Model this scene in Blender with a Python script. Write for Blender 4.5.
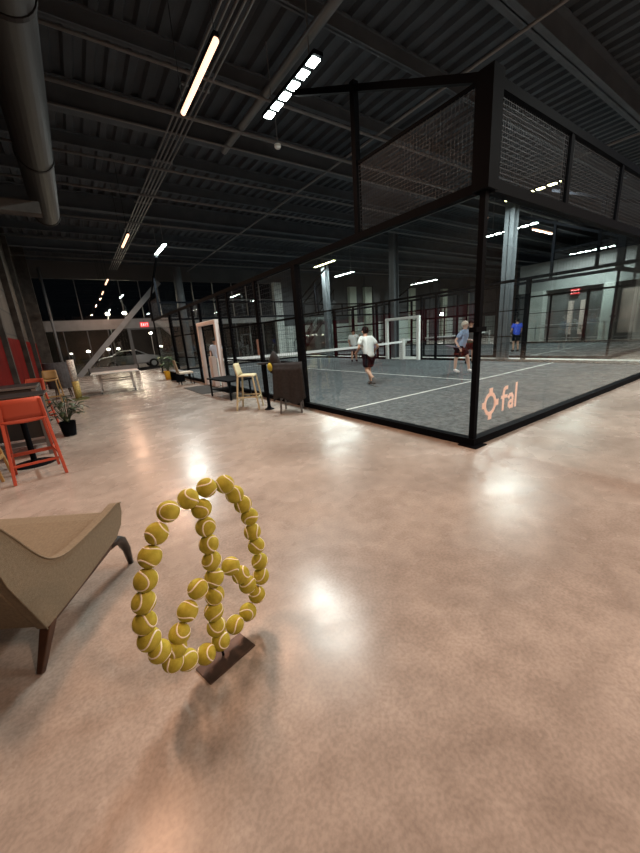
import bpy, bmesh, math, random
from mathutils import Vector, Matrix, Euler
random.seed(7)
SC = bpy.context.scene
for o in list(bpy.data.objects): bpy.data.objects.remove(o)
COL = SC.collection
PI = math.pi
R = math.radians

# ------------------------------------------------------------------ camera
FPX = 342.0
def unit(v): v = Vector(v); v.normalize(); return v
vy = unit((75-320, 352-426.5, FPX)); vx = unit((836-320, 298-426.5, FPX))
vx = (vx - vy*vx.dot(vy)).normalized(); vz = -(vx.cross(vy))
if vz.y > 0: vz = -vz
rows = [vx, vy, vz]                       # world = rows @ camera(x right, y down, z forward)
right = Vector([r.x for r in rows]); up = -Vector([r.y for r in rows]); back = -Vector([r.z for r in rows])
cd = bpy.data.cameras.new('camera'); cam = bpy.data.objects.new('camera', cd); COL.objects.link(cam)
M3 = Matrix((right, up, back)).transposed()
cam.matrix_world = Matrix.Translation((0, 0, 1.56)) @ M3.to_4x4()
cd.sensor_fit = 'HORIZONTAL'; cd.sensor_width = 36; cd.lens = FPX/640*36; cd.clip_start = .03; cd.clip_end = 400
SC.camera = cam

# ------------------------------------------------------------------ world, view, key light levels
w = bpy.data.worlds.new('night'); SC.world = w; w.use_nodes = True
w.node_tree.nodes['Background'].inputs[0].default_value = (.55, .7, 1, 1)
w.node_tree.nodes['Background'].inputs[1].default_value = .004
SC.view_settings.view_transform = 'Standard'; SC.view_settings.look = 'None'
SC.view_settings.gamma = 1; SC.view_settings.exposure = 0.0; SC.view_settings.use_curve_mapping = False
P_COURT = 420      # each court floodlight bar, W
P_PINK = 105        # each warm pendant tube, W
C_COURT = (.94, 1, .95); C_PINK = (1, .57, .37)

# ------------------------------------------------------------------ materials
MATS = {}
def mat(name, col, rough=.6, metal=0, noise=0, nscale=8, bump=0, bscale=60, emit=None, estr=0, spec=.5, col2=None, coat=0):
    if name in MATS: return MATS[name]
    m = bpy.data.materials.new(name); m.use_nodes = True; nt = m.node_tree; b = nt.nodes['Principled BSDF']
    b.inputs['Base Color'].default_value = (*col, 1); b.inputs['Roughness'].default_value = rough
    b.inputs['Metallic'].default_value = metal; b.inputs['Specular IOR Level'].default_value = spec
    if coat: b.inputs['Coat Weight'].default_value = coat
    tc = nt.nodes.new('ShaderNodeTexCoord')
    if noise or col2:
        n = nt.nodes.new('ShaderNodeTexNoise'); n.inputs['Scale'].default_value = nscale; n.inputs['Detail'].default_value = 6
        nt.links.new(tc.outputs['Object'], n.inputs['Vector'])
        cr = nt.nodes.new('ShaderNodeValToRGB'); cr.color_ramp.elements[0].position = .3; cr.color_ramp.elements[1].position = .7
        c2 = col2 or tuple(min(1, c*(1+noise)) for c in col); c1 = col if col2 else tuple(c*(1-noise) for c in col)
        cr.color_ramp.elements[0].color = (*c1, 1); cr.color_ramp.elements[1].color = (*c2, 1)
        nt.links.new(n.outputs['Fac'], cr.inputs[0]); nt.links.new(cr.outputs[0], b.inputs['Base Color'])
    if bump:
        n = nt.nodes.new('ShaderNodeTexNoise'); n.inputs['Scale'].default_value = bscale; n.inputs['Detail'].default_value = 4
        nt.links.new(tc.outputs['Object'], n.inputs['Vector'])
        bp = nt.nodes.new('ShaderNodeBump'); bp.inputs['Strength'].default_value = bump; bp.inputs['Distance'].default_value = .01
        nt.links.new(n.outputs['Fac'], bp.inputs['Height']); nt.links.new(bp.outputs[0], b.inputs['Normal'])
    if emit:
        b.inputs['Emission Color'].default_value = (*emit, 1); b.inputs['Emission Strength'].default_value = estr
    MATS[name] = m; return m

def floor_mat():
    m = bpy.data.materials.new('polished_concrete'); m.use_nodes = True; nt = m.node_tree; b = nt.nodes['Principled BSDF']
    tc = nt.nodes.new('ShaderNodeTexCoord'); L = nt.links.new
    def noise(s, d=6, dist=0):
        n = nt.nodes.new('ShaderNodeTexNoise'); n.inputs['Scale'].default_value = s; n.inputs['Detail'].default_value = d
        n.inputs['Distortion'].default_value = dist; L(tc.outputs['Object'], n.inputs['Vector']); return n
    def ramp(src, p0, c0, p1, c1):
        r = nt.nodes.new('ShaderNodeValToRGB'); e = r.color_ramp.elements
        e[0].position = p0; e[0].color = (*c0, 1); e[1].position = p1; e[1].color = (*c1, 1); L(src, r.inputs[0]); return r
    a = ramp(noise(.9, 8, .6).outputs[0], .32, (.30, .262, .232), .68, (.43, .385, .345))
    s = ramp(noise(60, 3).outputs[0], .35, (.86, .86, .86), .62, (1.06, 1.06, 1.06))
    s2 = ramp(noise(7, 9, .3).outputs[0], .35, (.86, .85, .84), .66, (1.06, 1.06, 1.06))
    mx = nt.nodes.new('ShaderNodeMix'); mx.data_type = 'RGBA'; mx.blend_type = 'MULTIPLY'; mx.inputs[0].default_value = 1
    L(a.outputs[0], mx.inputs[6]); L(s.outputs[0], mx.inputs[7])
    m2 = nt.nodes.new('ShaderNodeMix'); m2.data_type = 'RGBA'; m2.blend_type = 'MULTIPLY'; m2.inputs[0].default_value = 1
    L(mx.outputs[2], m2.inputs[6]); L(s2.outputs[0], m2.inputs[7]); L(m2.outputs[2], b.inputs['Base Color'])
    r = ramp(noise(2.2, 8).outputs[0], .3, (.20, .20, .20), .7, (.33, .33, .33)); L(r.outputs[0], b.inputs['Roughness'])
    bp = nt.nodes.new('ShaderNodeBump'); bp.inputs['Strength'].default_value = .08; bp.inputs['Distance'].default_value = .003
    L(noise(22, 3).outputs[0], bp.inputs['Height']); L(bp.outputs[0], b.inputs['Normal'])
    b.inputs['Specular IOR Level'].default_value = .30
    return m

def block_mat(name, c1, c2, mortar, scale=1.0, bw=.4, rh=.2, vec='YZ', msize=.012, rough=.8):
    m = bpy.data.materials.new(name); m.use_nodes = True; nt = m.node_tree; b = nt.nodes['Principled BSDF']; L = nt.links.new
    tc = nt.nodes.new('ShaderNodeTexCoord'); sx = nt.nodes.new('ShaderNodeSeparateXYZ'); cx = nt.nodes.new('ShaderNodeCombineXYZ')
    L(tc.outputs['Object'], sx.inputs[0]); L(sx.outputs[vec[0]], cx.inputs[0]); L(sx.outputs[vec[1]], cx.inputs[1])
    br = nt.nodes.new('ShaderNodeTexBrick'); L(cx.outputs[0], br.inputs['Vector'])
    br.inputs['Color1'].default_value = (*c1, 1); br.inputs['Color2'].default_value = (*c2, 1); br.inputs['Mortar'].default_value = (*mortar, 1)
    br.inputs['Scale'].default_value = scale; br.inputs['Brick Width'].default_value = bw; br.inputs['Row Height'].default_value = rh
    br.inputs['Mortar Size'].default_value = msize
    n = nt.nodes.new('ShaderNodeTexNoise'); n.inputs['Scale'].default_value = 3; n.inputs['Detail'].default_value = 8; L(tc.outputs['Object'], n.inputs['Vector'])
    r = nt.nodes.new('ShaderNodeValToRGB'); r.color_ramp.elements[0].color = (.55, .55, .55, 1); r.color_ramp.elements[1].color = (1.1, 1.1, 1.1, 1); L(n.outputs[0], r.inputs[0])
    mx = nt.nodes.new('ShaderNodeMix'); mx.data_type = 'RGBA'; mx.blend_type = 'MULTIPLY'; mx.inputs[0].default_value = 1
    L(br.outputs['Color'], mx.inputs[6]); L(r.outputs[0], mx.inputs[7]); L(mx.outputs[2], b.inputs['Base Color']); b.inputs['Roughness'].default_value = rough
    return m

def glass_mat(name, tint=(.9, .97, .95), base=.045, scale=1.0):
    m = bpy.data.materials.new(name); m.use_nodes = True; nt = m.node_tree; L = nt.links.new
    nt.nodes.remove(nt.nodes['Principled BSDF']); out = nt.nodes['Material Output']
    t = nt.nodes.new('ShaderNodeBsdfTransparent'); t.inputs[0].default_value = (*tint, 1)
    g = nt.nodes.new('ShaderNodeBsdfGlossy'); g.inputs['Roughness'].default_value = .0; g.inputs[0].default_value = (1, 1, 1, 1)
    lw = nt.nodes.new('ShaderNodeLayerWeight'); lw.inputs[0].default_value = .5
    p = nt.nodes.new('ShaderNodeMath'); p.operation = 'POWER'; p.inputs[1].default_value = 5; L(lw.outputs['Facing'], p.inputs[0])
    a = nt.nodes.new('ShaderNodeMath'); a.operation = 'MULTIPLY_ADD'; a.inputs[1].default_value = .9*scale; a.inputs[2].default_value = base; L(p.outputs[0], a.inputs[0])
    mx = nt.nodes.new('ShaderNodeMixShader'); L(a.outputs[0], mx.inputs[0]); L(t.outputs[0], mx.inputs[1]); L(g.outputs[0], mx.inputs[2]); L(mx.outputs[0], out.inputs[0])
    return m

M_floor = floor_mat()
M_black = mat('black_powder_coat', (.0045, .0055, .0075), .6, spec=.02)
M_deck = mat('ceiling_paint', (.044, .055, .068), .85, noise=.2, nscale=1.5)
M_beam = mat('beam_paint', (.072, .086, .102), .75, noise=.15, nscale=2, spec=.3)
M_pipe = mat('pipe_paint', (.15, .16, .17), .5)
M_duct = mat('duct_metal', (.012, .012, .013), .6, noise=.2, nscale=3, spec=.15)
M_turf = mat('court_turf', (.020, .030, .038), .95, bump=1, bscale=70, col2=(.12, .14, .15), nscale=11)
M_white = mat('white_paint', (.75, .78, .76), .6)
M_glass = glass_mat('court_glass', (.965, .985, .98), .055)
M_win = glass_mat('window_glass', (.62, .64, .62), .05)
M_wire = mat('mesh_wire', (.035, .038, .043), .5, .2, spec=.25)
M_felt = mat('tennis_felt', (.42, .38, .035), .95, col2=(.58, .53, .08), nscale=35, bump=.5, bscale=400)
M_seam = mat('ball_seam', (.95, .92, .78), .8)
M_fabric = mat('olive_fabric', (.175, .15, .105), .95, col2=(.23, .198, .142), nscale=70, bump=.5, bscale=260)
M_wood = mat('dark_wood', (.055, .026, .015), .42, noise=.4, nscale=12)
M_red = mat('red_plastic', (.44, .085, .05), .55, spec=.25)
M_red2 = mat('red_panel', (.11, .006, .005), .8, spec=.05, noise=.2, nscale=2)
M_yel = mat('mustard_plastic', (.36, .23, .09), .5)
M_beige = mat('olive_cream_plastic', (.56, .51, .33), .5)
M_skin = mat('skin', (.50, .29, .20), .55)
M_skin2 = mat('pale_skin', (.62, .42, .34), .55)
M_hair = mat('black_hair', (.006, .005, .005), .8, spec=.1, bump=.5, bscale=90)
M_grayhair = mat('light_hair', (.55, .5, .42), .7, bump=.5, bscale=90)
M_steel = mat('grey_steel', (.16, .165, .17), .5, .3)
M_alu = mat('aluminium', (.55, .56, .57), .3, .9)
M_leaf = mat('leaf', (.045, .09, .03), .5, noise=.5, nscale=10)
M_leafd = mat('dark_leaf', (.03, .05, .025), .5, noise=.5, nscale=10)
M_logo = mat('logo_vinyl', (.95, .74, .66), .6)
M_fabricg = mat('charcoal_cloth', (.018, .018, .02), .95, noise=.3, nscale=20)

# ------------------------------------------------------------------ helpers
def tag(o, label, cat, group=None, kind=None):
    if label: o['label'] = label
    if cat: o['category'] = cat
    if group: o['group'] = group
    if kind: o['kind'] = kind
    return o
def obj(name, bm, m, parent=None, smooth=False, loc=None):
    me = bpy.data.meshes.new(name); bmesh.ops.recalc_face_normals(bm, faces=bm.faces[:]) if smooth != 'keep' else None
    bm.to_mesh(me); bm.free()
    for mm in (m if isinstance(m, (list, tuple)) else [m]): me.materials.append(mm)
    if smooth:
        for p in me.polygons: p.use_smooth = True
    o = bpy.data.objects.new(name, me); COL.objects.link(o)
    if parent: o.parent = parent
    if loc: o.location = loc
    return o
def thing(name, label, cat, loc=(0, 0, 0), rz=0, group=None):
    o = bpy.data.objects.new(name, None); COL.objects.link(o); o.empty_display_size = .1
    o.location = loc; o.rotation_euler = (0, 0, rz); return tag(o, label, cat, group)
def kids(o): return [c for c in bpy.data.objects if c.parent == o]
def dup(root, loc, rz=None, label=None, group=None):
    r = root.copy(); COL.objects.link(r); r.location = loc
    if rz is not None: r.rotation_euler = (0, 0, rz)
    if label: r['label'] = label
    if group: r['group'] = group
    for c in kids(root):
        d = c.copy(); COL.objects.link(d); d.parent = r
        for g in kids(c):
            e = g.copy(); COL.objects.link(e); e.parent = d
    return r
def B(): return bmesh.new()
def box(bm, a, b, mi=0):
    x0, y0, z0 = [min(p, q) for p, q in zip(a, b)]; x1, y1, z1 = [max(p, q) for p, q in zip(a, b)]
    v = [bm.verts.new(c) for c in ((x0, y0, z0), (x1, y0, z0), (x1, y1, z0), (x0, y1, z0), (x0, y0, z1), (x1, y0, z1), (x1, y1, z1), (x0, y1, z1))]
    for f in ((0, 3, 2, 1), (4, 5, 6, 7), (0, 1, 5, 4), (1, 2, 6, 5), (2, 3, 7, 6), (3, 0, 4, 7)):
        q = bm.faces.new([v[i] for i in f]); q.material_index = mi
    return v
def bx(a, b): bm = B(); box(bm, a, b); return bm
def bar(bm, p, q, w, h=None, upv=(0, 0, 1), w2=None, h2=None):
    p = Vector(p); q = Vector(q); h = h or w; w2 = w2 or w; h2 = h2 or h; d = (q-p).normalized(); u = Vector(upv)
    if abs(d.dot(u)) > .98: u = Vector((0, 1, 0))
    s = d.cross(u).normalized(); t = s.cross(d).normalized(); v = []
    for c, ww, hh in ((p, w, h), (q, w2, h2)):
        for i, j in ((-1, -1), (1, -1), (1, 1), (-1, 1)): v.append(bm.verts.new(c+s*ww/2*i+t*hh/2*j))
    for f in ((0, 1, 2, 3), (7, 6, 5, 4), (0, 4, 5, 1), (1, 5, 6, 2), (2, 6, 7, 3), (3, 7, 4, 0)): bm.faces.new([v[i] for i in f])
def tube(bm, pts, r, n=10, cap=True):
    pts = [Vector(p) for p in pts]; rs = r if isinstance(r, (list, tuple)) else [r]*len(pts); rings = []; pu = None
    for i, p in enumerate(pts):
        d = (pts[min(i+1, len(pts)-1)]-pts[max(i-1, 0)]).normalized()
        u = pu if pu is not None else (Vector((0, 0, 1)) if abs(d.z) < .9 else Vector((1, 0, 0)))
        u = (u-d*u.dot(d)).normalized(); pu = u; s = d.cross(u)
        rings.append([bm.verts.new(p+(u*math.cos(a)+s*math.sin(a))*rs[i]) for a in [2*PI*k/n for k in range(n)]])
    for a, b in zip(rings, rings[1:]):
        for k in range(n): bm.faces.new((a[k], a[(k+1) % n], b[(k+1) % n], b[k]))
    if cap: bm.faces.new(rings[0][::-1]); bm.faces.new(rings[-1])
def lathe(bm, prof, n=24, c=(0, 0, 0), mi=0):
    rings = []
    for r, z in prof: rings.append([bm.verts.new((c[0]+r*math.cos(2*PI*k/n), c[1]+r*math.sin(2*PI*k/n), c[2]+z)) for k in range(n)])
    for a, b in zip(rings, rings[1:]):
        for k in range(n): f = bm.faces.new((a[k], a[(k+1) % n], b[(k+1) % n], b[k])); f.material_index = mi
    bm.faces.new(rings[0][::-1]); bm.faces.new(rings[-1])
def prism(bm, poly, v0, v1):
    """poly: list of 3-D points, extruded by v1-v0"""
    a = [bm.verts.new(Vector(p)+Vector(v0)) for p in poly]; b = [bm.verts.new(Vector(p)+Vector(v1)) for p in poly]; n = len(poly)
    bm.faces.new(a[::-1]); bm.faces.new(b)
    for i in range(n): bm.faces.new((a[i], a[(i+1) % n], b[(i+1) % n], b[i]))
def bevel(o, w=.01, s=2):
    m = o.modifiers.new('bevel', 'BEVEL'); m.width = w; m.segments = s; m.limit_method = 'ANGLE'; return o
def subsurf(o, l=2):
    m = o.modifiers.new('sub', 'SUBSURF'); m.levels = l; m.render_levels = l; return o
TRIM = [0]
def struct(name, bm, m, smooth=False):
    o = obj(name, bm, m, None, smooth); o['kind'] = 'structure'; return o
def trim(bm, m, smooth=False):
    TRIM[0] += 1; return struct('trim_%d' % TRIM[0], bm, m, smooth)
def area(parent, loc, sx, sy, power, color, rot=(0, 0, 0), name='lamp_light'):
    l = bpy.data.lights.new(name, 'AREA'); l.shape = 'RECTANGLE'; l.size = sx; l.size_y = sy; l.energy = power; l.color = color
    o = bpy.data.objects.new(name, l); COL.objects.link(o); o.parent = parent; o.location = loc; o.rotation_euler = rot; return o

# ================================================================== SETTING
XW = -1.6; YE = 27.0; ZC = 7.05
struct('floor', bx((XW-.3, -9, -.2), (52, YE, 0)), M_floor)
struct('wall_left', bx((XW-.3, -9, 0), (XW, YE, ZC)), block_mat('left_blocks', (.04, .03, .022), (.075, .058, .043), (.012, .01, .008), 1, 1.6, .75, 'YZ', .03))
bm = B(); box(bm, (XW, 4, 0), (XW+.03, 23.6, 2.12)); trim(bm, M_red2)
for y, x1, wd in ((8.9, XW+.15, .2), (12.9, XW+.15, .2), (16.9, XW+.18, .25), (20.6, XW+.18, .25), (24.2, XW+.5, .35)):
    trim(bx((XW, y-wd/2, 0), (x1, y+wd/2, ZC)), mat('pilaster_concrete', (.045, .04, .036), .9, noise=.4, nscale=4, spec=.2))
trim(bx((XW, 9.85, 4.4), (.02, 10.15, 4.62)), mat('concrete_lintel', (.07, .067, .063), .9, noise=.3, nscale=3))
struct('wall_back', bx((XW-.3, -9.3, 0), (28, -9, ZC)), mat('warm_wall', (.42, .30, .24), .8, noise=.25, nscale=.6))
struct('wall_right', bx((52, 13, 0), (52.3, YE, ZC)), mat('dark_wall', (.06, .065, .07), .8))
# corrugated roof deck, ribs running away from the camera
bm = B(); pitch = .36; x = XW-.3; prof = []
while x < 52:
    for dx, dz in ((0, 0), (pitch*.32, 0), (pitch*.44, .09), (pitch*.88, .09)): prof.append((x+dx, ZC+dz))
    x += pitch
va = [bm.verts.new((a, -9, b)) for a, b in prof]; vb = [bm.verts.new((a, YE+.3, b)) for a, b in prof]
for i in range(len(prof)-1): bm.faces.new((va[i], va[i+1], vb[i+1], vb[i]))
bm.faces.ensure_lookup_table()
ce = obj('ceiling', bm, M_deck); ce['kind'] = 'structure'
sm = ce.modifiers.new('thick', 'SOLIDIFY'); sm.thickness = .02
# I beams across the hall
k = 0; y = -8.4
while y < YE-.5:
    bm = B(); main = (k % 3 == 0); hh = .55 if main else .3; wf = .26 if main else .11
    z1 = ZC; z0 = z1-hh
    box(bm, (XW, y-wf/2, z0), (52, y+wf/2, z0+.03)); box(bm, (XW, y-wf/2, z1-.03), (52, y+wf/2, z1)); box(bm, (XW, y-.012, z0), (52, y+.012, z1))
    trim(bm, M_beam); k += 1; y += 2.05
# steel columns between the courts, on the end wall and the far hall
def hcol(x, y, w=.36, z1=6.5):
    bm = B(); box(bm, (x-w/2, y-w/2, 0), (x-w/2+.03, y+w/2, z1)); box(bm, (x+w/2-.03, y-w/2, 0), (x+w/2, y+w/2, z1)); box(bm, (x-w/2, y-.015, 0), (x+w/2, y+.015, z1))
    box(bm, (x-w/2-.05, y-w/2-.05, 0), (x+w/2+.05, y+w/2+.05, .03)); trim(bm, mat('column_paint', (.085, .10, .112), .6, noise=.15, nscale=2))
for y in (7.75, 13.9, 20.1): hcol(14.87, y)
bm = B(); lathe(bm, [(.24, 0), (.24, 6.5)], 20, (6.6, 25.4, 0)); trim(bm, mat('column_paint', (.085, .10, .112)), False)
for x, y in ((27, 25.5), (34, 25.5), (41, 25.5)): hcol(x, y, .5)

# end wall: storefront glazing, transom, door opening, spandrel
M_frame = mat('storefront_frame', (.07, .07, .072), .5)
M_band = mat('transom_grey', (.22, .22, .22), .7, noise=.15, nscale=2)
trim(bx((XW-.3, YE, 2.85), (7.9, YE+.3, 3.45)), M_band)
trim(bx((XW-.3, YE, 5.9), (7.9, YE+.3, ZC)), M_frame)
n = 0
def window(x0, x1, z0, z1, y=YE, nx=2, nz=1, m=None, fm=None):
    global n
    n += 1; f = B(); t = .05
    for i in range(nx+1): xx = x0+(x1-x0)*i/nx; box(f, (max(x0, xx-t/2), y, z0), (min(x1, xx+t/2), y+.12, z1))
    for j in range(nz+1): zz = z0+(z1-z0)*j/nz; box(f, (x0, y+.005, max(z0, zz-t/2)), (x1, y+.115, min(z1, zz+t/2)))
    o = struct('window_%d' % n, f, fm or M_frame)
    p = obj('window_pane', bx((x0, y+.05, z0), (x1, y+.06, z1)), m or M_win, o); return o
window(XW, .9, .02, 2.85, nx=2); window(.9, 3.2, .02, 2.85, nx=2)
window(5.2, 7.9, .02, 2.85, nx=3); window(XW, 3.2, 3.45, 5.9, nx=2); window(3.2, 7.9, 3.45, 5.9, nx=4)
# door opening: frame only, the door leaf stands open
bm = B(); box(bm, (3.2, YE-.02, 0), (3.38, YE+.16, 2.85)); box(bm, (5.02, YE-.02, 0), (5.2, YE+.16, 2.85)); box(bm, (3.38, YE-.02, 2.75), (5.02, YE+.16, 2.85))
struct('door_1', bm, M_frame)
# diagonal brace
bm = B(); bar(bm, (-.1, YE-.35, .0), (5.6, YE-.35, 5.75), .22, .3); trim(bm, mat('brace_paint', (.22, .23, .24), .6, noise=.15, nscale=2))
# middle part of the end wall (behind the court): tall windows, white brick pier
M_dark = mat('charcoal_wall', (.07, .078, .085), .8, noise=.2, nscale=.8)
M_brick = block_mat('white_brick', (.60, .66, .64), (.5, .56, .55), (.35, .38, .38), 1, .5, .16, 'XZ', .012)
trim(bx((7.9, YE, 5.9), (52, YE+.3, ZC)), M_dark)
window(7.9, 10.9, .02, 2.9, nx=2); window(7.9, 10.9, 3.4, 5.9, nx=2, nz=2); trim(bx((7.9, YE, 2.9), (14.4, YE+.3, 3.4)), M_band)
window(10.9, 14.4, .02, 2.9, nx=3); window(10.9, 14.4, 3.4, 5.9, nx=3, nz=2)
struct('wall_end_pier', bx((14.4, YE-.35, 0), (15.1, YE, 5.95)), M_brick)
struct('wall_end_brick', bx((15.1, YE-.02, 0), (17.1, YE+.3, 2.45)), M_brick)
struct('wall_end_upper', bx((15.1, YE-.02, 2.45), (52, YE+.3, 5.9)), M_dark)
M_teal = mat('pale_teal_paint', (.60, .70, .67), .6)
struct('wall_end_lower', bx((17.1, YE-.02, 0), (52, YE+.3, 2.45)), M_teal)
for x in (17.1, 19.7, 20.1): trim(bx((x-.06, YE-.08, 0), (x+.06, YE-.02, 2.45)), M_white)
bm = B(); box(bm, (17.2, YE-.07, .05), (19.6, YE-.03, 2.05))
for j in range(1, 8): box(bm, (17.2, YE-.085, .05+j*.25), (19.6, YE-.06, .065+j*.25))
struct('door_2', bm, M_teal)
for x, wd in ((22.9, .85), (24.9, .9), (31.5, .8), (43, 1.2), (37.2, .9)):
    trim(bx((x-wd/2, YE-.35, .0), (x+wd/2, YE-.02, 5.75)), mat('pale_pier', (.55, .62, .52), .7))
for x in (26, 29, 35, 39.6, 46): trim(bx((x-.3, YE-.2, 0), (x+.3, YE-.02, 5.9)), M_dark)
for z in (1.0, 1.6, 3.1, 3.9): trim(bx((19.8, YE-.5, z), (50, YE-.46, z+.05)), mat('railing_black', (.03, .03, .03), .5))
trim(bx((14.25, -8.5, 0), (15.5, 26, .012)), mat('lit_floor_strip', (.62, .66, .63), .6, noise=.12, nscale=2))  # pale strip puts the brightly lit floor between the courts into colour
# inner block on the right beyond the second court
M_blk = mat('grey_block', (.26, .285, .285), .8, noise=.2, nscale=.5)
struct('wall_block_upper', bx((28, -9, 3.45), (34, 13.7, 5.35)), M_blk)
struct('wall_block_lower', bx((28.4, -9, 0), (34, 13.7, 3.45)), mat('dark_block', (.10, .105, .105), .8, noise=.4, nscale=.7))
for y, wd in ((12.3, .9), (8.1, .65), (2.9, 1.6), (-1.2, 1.6)):
    trim(bx((27.7, y-wd/2, 0), (28.4, y+wd/2, 3.45)), mat('pale_column', (.44, .48, .46), .7, noise=.12, nscale=1))
for y, wd in ((10.3, .25), (9.6, .25), (5.8, .3), (6.6, .22)):
    trim(bx((28.2, y-wd/2, .4), (28.4, y+wd/2, 2.6)), mat('warm_jamb', (.5, .42, .38), .7))
trim(bx((28.2, 3.8, .4), (28.38, 7.6, 3.0)), mat('beige_reflection', (.66, .52, .46), .7, noise=.15, nscale=1))  # beige slab paints in a reflection showing in the right glass
# outside ground
o = obj('asphalt_street', bx((-30, YE+.3, -.25), (60, 70, -.03)), mat('asphalt', (.03, .03, .032), .9, noise=.3, nscale=3)); o['kind'] = 'structure'
o = obj('wall_across_street', bx((-30, 52, -.03), (60, 52.5, 5)), mat('far_facade', (.05, .045, .045), .9, noise=.4, nscale=.4)); o['kind'] = 'structure'

# ================================================================== COURT ENCLOSURES
def mesh_panel(bm, p0, du, W, H, step=.05, t=.004, nrm=None):
    du = Vector(du); p0 = Vector(p0)
    nx = int(W/step); nz = int(H/step)
    for i in range(nx+1): q = p0+du*(i*step); bar(bm, q, q+Vector((0, 0, H)), t)
    for j in range(nz+1): q = p0+Vector((0, 0, j*step)); bar(bm, q, q+du*W, t)
def court(x0, y0, label, near=True, logo=False, step=.05):
    """20 x 10 m padel enclosure; back walls along x, sides along y. Origin at near left corner."""
    t = thing('padel_court_enclosure', label, 'padel court', (x0, y0, 0))
    L, W = 20.0, 10.0
    def P(name, bm, m, par=t): return obj(name, bm, m, par)
    for sy in (0, L):                                  # short end walls
        P('base_rail', bx((-.06, sy-.06, 0), (W+.06, sy+.06, .1)), M_black)
        P('glass_rail', bx((-.06, sy-.06, 2.97), (W+.06, sy+.06, 3.09)), M_black)
        P('top_rail', bx((-.06, sy-.05, 3.93), (W+.06, sy+.05, 4.03)), M_black)
        if sy == 0: P('glazing_channel', bx((.05, .061, .0), (W-.05, .16, .035)), M_alu)
        for i in range(5):
            g = P('glass_panel', bx((i*2+.012, sy-.006, .1), (i*2+1.988, sy+.006, 2.97)), M_glass)
            if i: P('post', bx((i*2-.045, sy-.04, 3.09), (i*2+.045, sy+.04, 3.93)), M_black)
            for zz in ((1.5,) if False else ()): pass
            if logo and sy == 0 and i == 0: LOGO.append(g)
        bm = B(); mesh_panel(bm, (.1, sy, 3.1), (1, 0, 0), W-.2, .82, step); P('wire_mesh', bm, M_wire)
    for i, (px_, py_) in enumerate(((0, 0), (W, 0), (0, L), (W, L))):
        P('corner_post', bx((px_-.1, py_-.1, 2.97), (px_+.1, py_+.1, 4.06)), M_black)
        P('corner_mullion', bx((px_-.035, py_-.035, 0), (px_+.035, py_+.035, 2.97)), M_black)
        bm = B(); sx = -1 if px_ == 0 else 1; sy = -1 if py_ == 0 else 1
        box(bm, (px_-.13, py_-.13, 0), (px_+.13, py_+.13, .014)); P('foot_plate', bm, M_black)
        bm = B(); box(bm, (px_-.11, py_-.05, 1.46), (px_+.11, py_+.05, 1.52)); P('glass_clamp', bm, M_black)
    for sx in (0, W):                                  # long sides
        yg0, yg1 = L/2-1.05, L/2+1.05
        for a, b in ((0, yg0), (yg1, L)):
            P('base_rail', bx((sx-.06, a+.06, 0), (sx+.06, b-.06, .1)), M_black)
        P('side_rail', bx((sx-.05, .06, 2.97), (sx+.05, L-.06, 3.07)), M_black)
        for e in (0, 1):
            f = (lambda v: L-v) if e else (lambda v: v)
            for i in range(2):
                a, b = sorted((f(i*2+.04), f(i*2+1.988))); P('glass_panel', bx((sx-.006, a, .1), (sx+.006, b, 2.97)), M_glass)
            # upper mesh and its frame
            a, b = sorted((f(.1), f(2.1)))
            bm = B(); mesh_panel(bm, (sx, a, 3.08), (0, 1, 0), b-a, .93, step); P('wire_mesh', bm, M_wire)
            bm = B(); bar(bm, (sx, f(.05), 4.02), (sx, f(2.1), 4.02), .035); P('mesh_rail', bm, M_black)
            bm = B(); box(bm, (sx-.045, f(2.1)-.045, 3.07), (sx+.045, f(2.1)+.045, 5.05)); P('tall_post', bm, M_black)
            bm = B(); bar(bm, (sx, f(.0), 4.0), (sx, f(3.6), 5.66), .08, .08); P('raked_rail', bm, M_black)
        ys = [4.1, 6.1, 8.1, yg0, yg1, 12, 14, 15.9]
        for yy in ys:
            wd = .07 if yy in (4.1, 15.9) else .045
            P('post', bx((sx-wd, yy-wd, 0), (sx+wd, yy+wd, 2.97)), M_black)
        for a, b in ((4.1, yg0), (yg1, 15.9)):
            bm = B(); mesh_panel(bm, (sx, a+.05, .12), (0, 1, 0), b-a-.1, 2.84, .1 if near else .15, .0035); P('wire_mesh', bm, M_wire)
            P('mid_rail', bx((sx-.02, a+.05, 1.93), (sx+.02, b-.05, 1.97)), M_black)
            P('mid_rail', bx((sx-.02, a+.05, .96), (sx+.02, b-.05, 1.0)), M_black)
        P('mid_rail', bx((sx-.03, yg0, 2.1), (sx+.03, yg1, 2.16)), M_black)
    tf = obj('artificial_turf', bx((.065, .165, .002), (W-.065, L-.165, .014)), M_turf, None); tf.location = (x0, y0, 0)
    return t, tf
LOGO = []
c1, turf1 = court(4.08, 2.45, 'black framed glass padel court nearest the camera with pink logo on its corner pane', True, True)
c2, turf2 = court(15.66, 4.4, 'second glass padel court standing behind the nearest one, beyond the steel columns', False, False, .1)
for tf, lab, (x0, y0) in ((turf1, 'blue grey sanded turf floor of the near padel court with white service lines', (4.08, 2.45)), (turf2, 'blue grey turf floor of the second padel court further back', (15.66, 4.4))):
    tag(tf, lab, 'turf')
    for a, b in (((.07, 2.975), (9.93, 3.025)), ((.07, 16.975), (9.93, 17.025)), ((4.975, 3.025), (5.025, 16.975))):
        obj('court_line', bx((a[0], a[1], .014), (b[0], b[1], .018)), M_white, tf)
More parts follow.
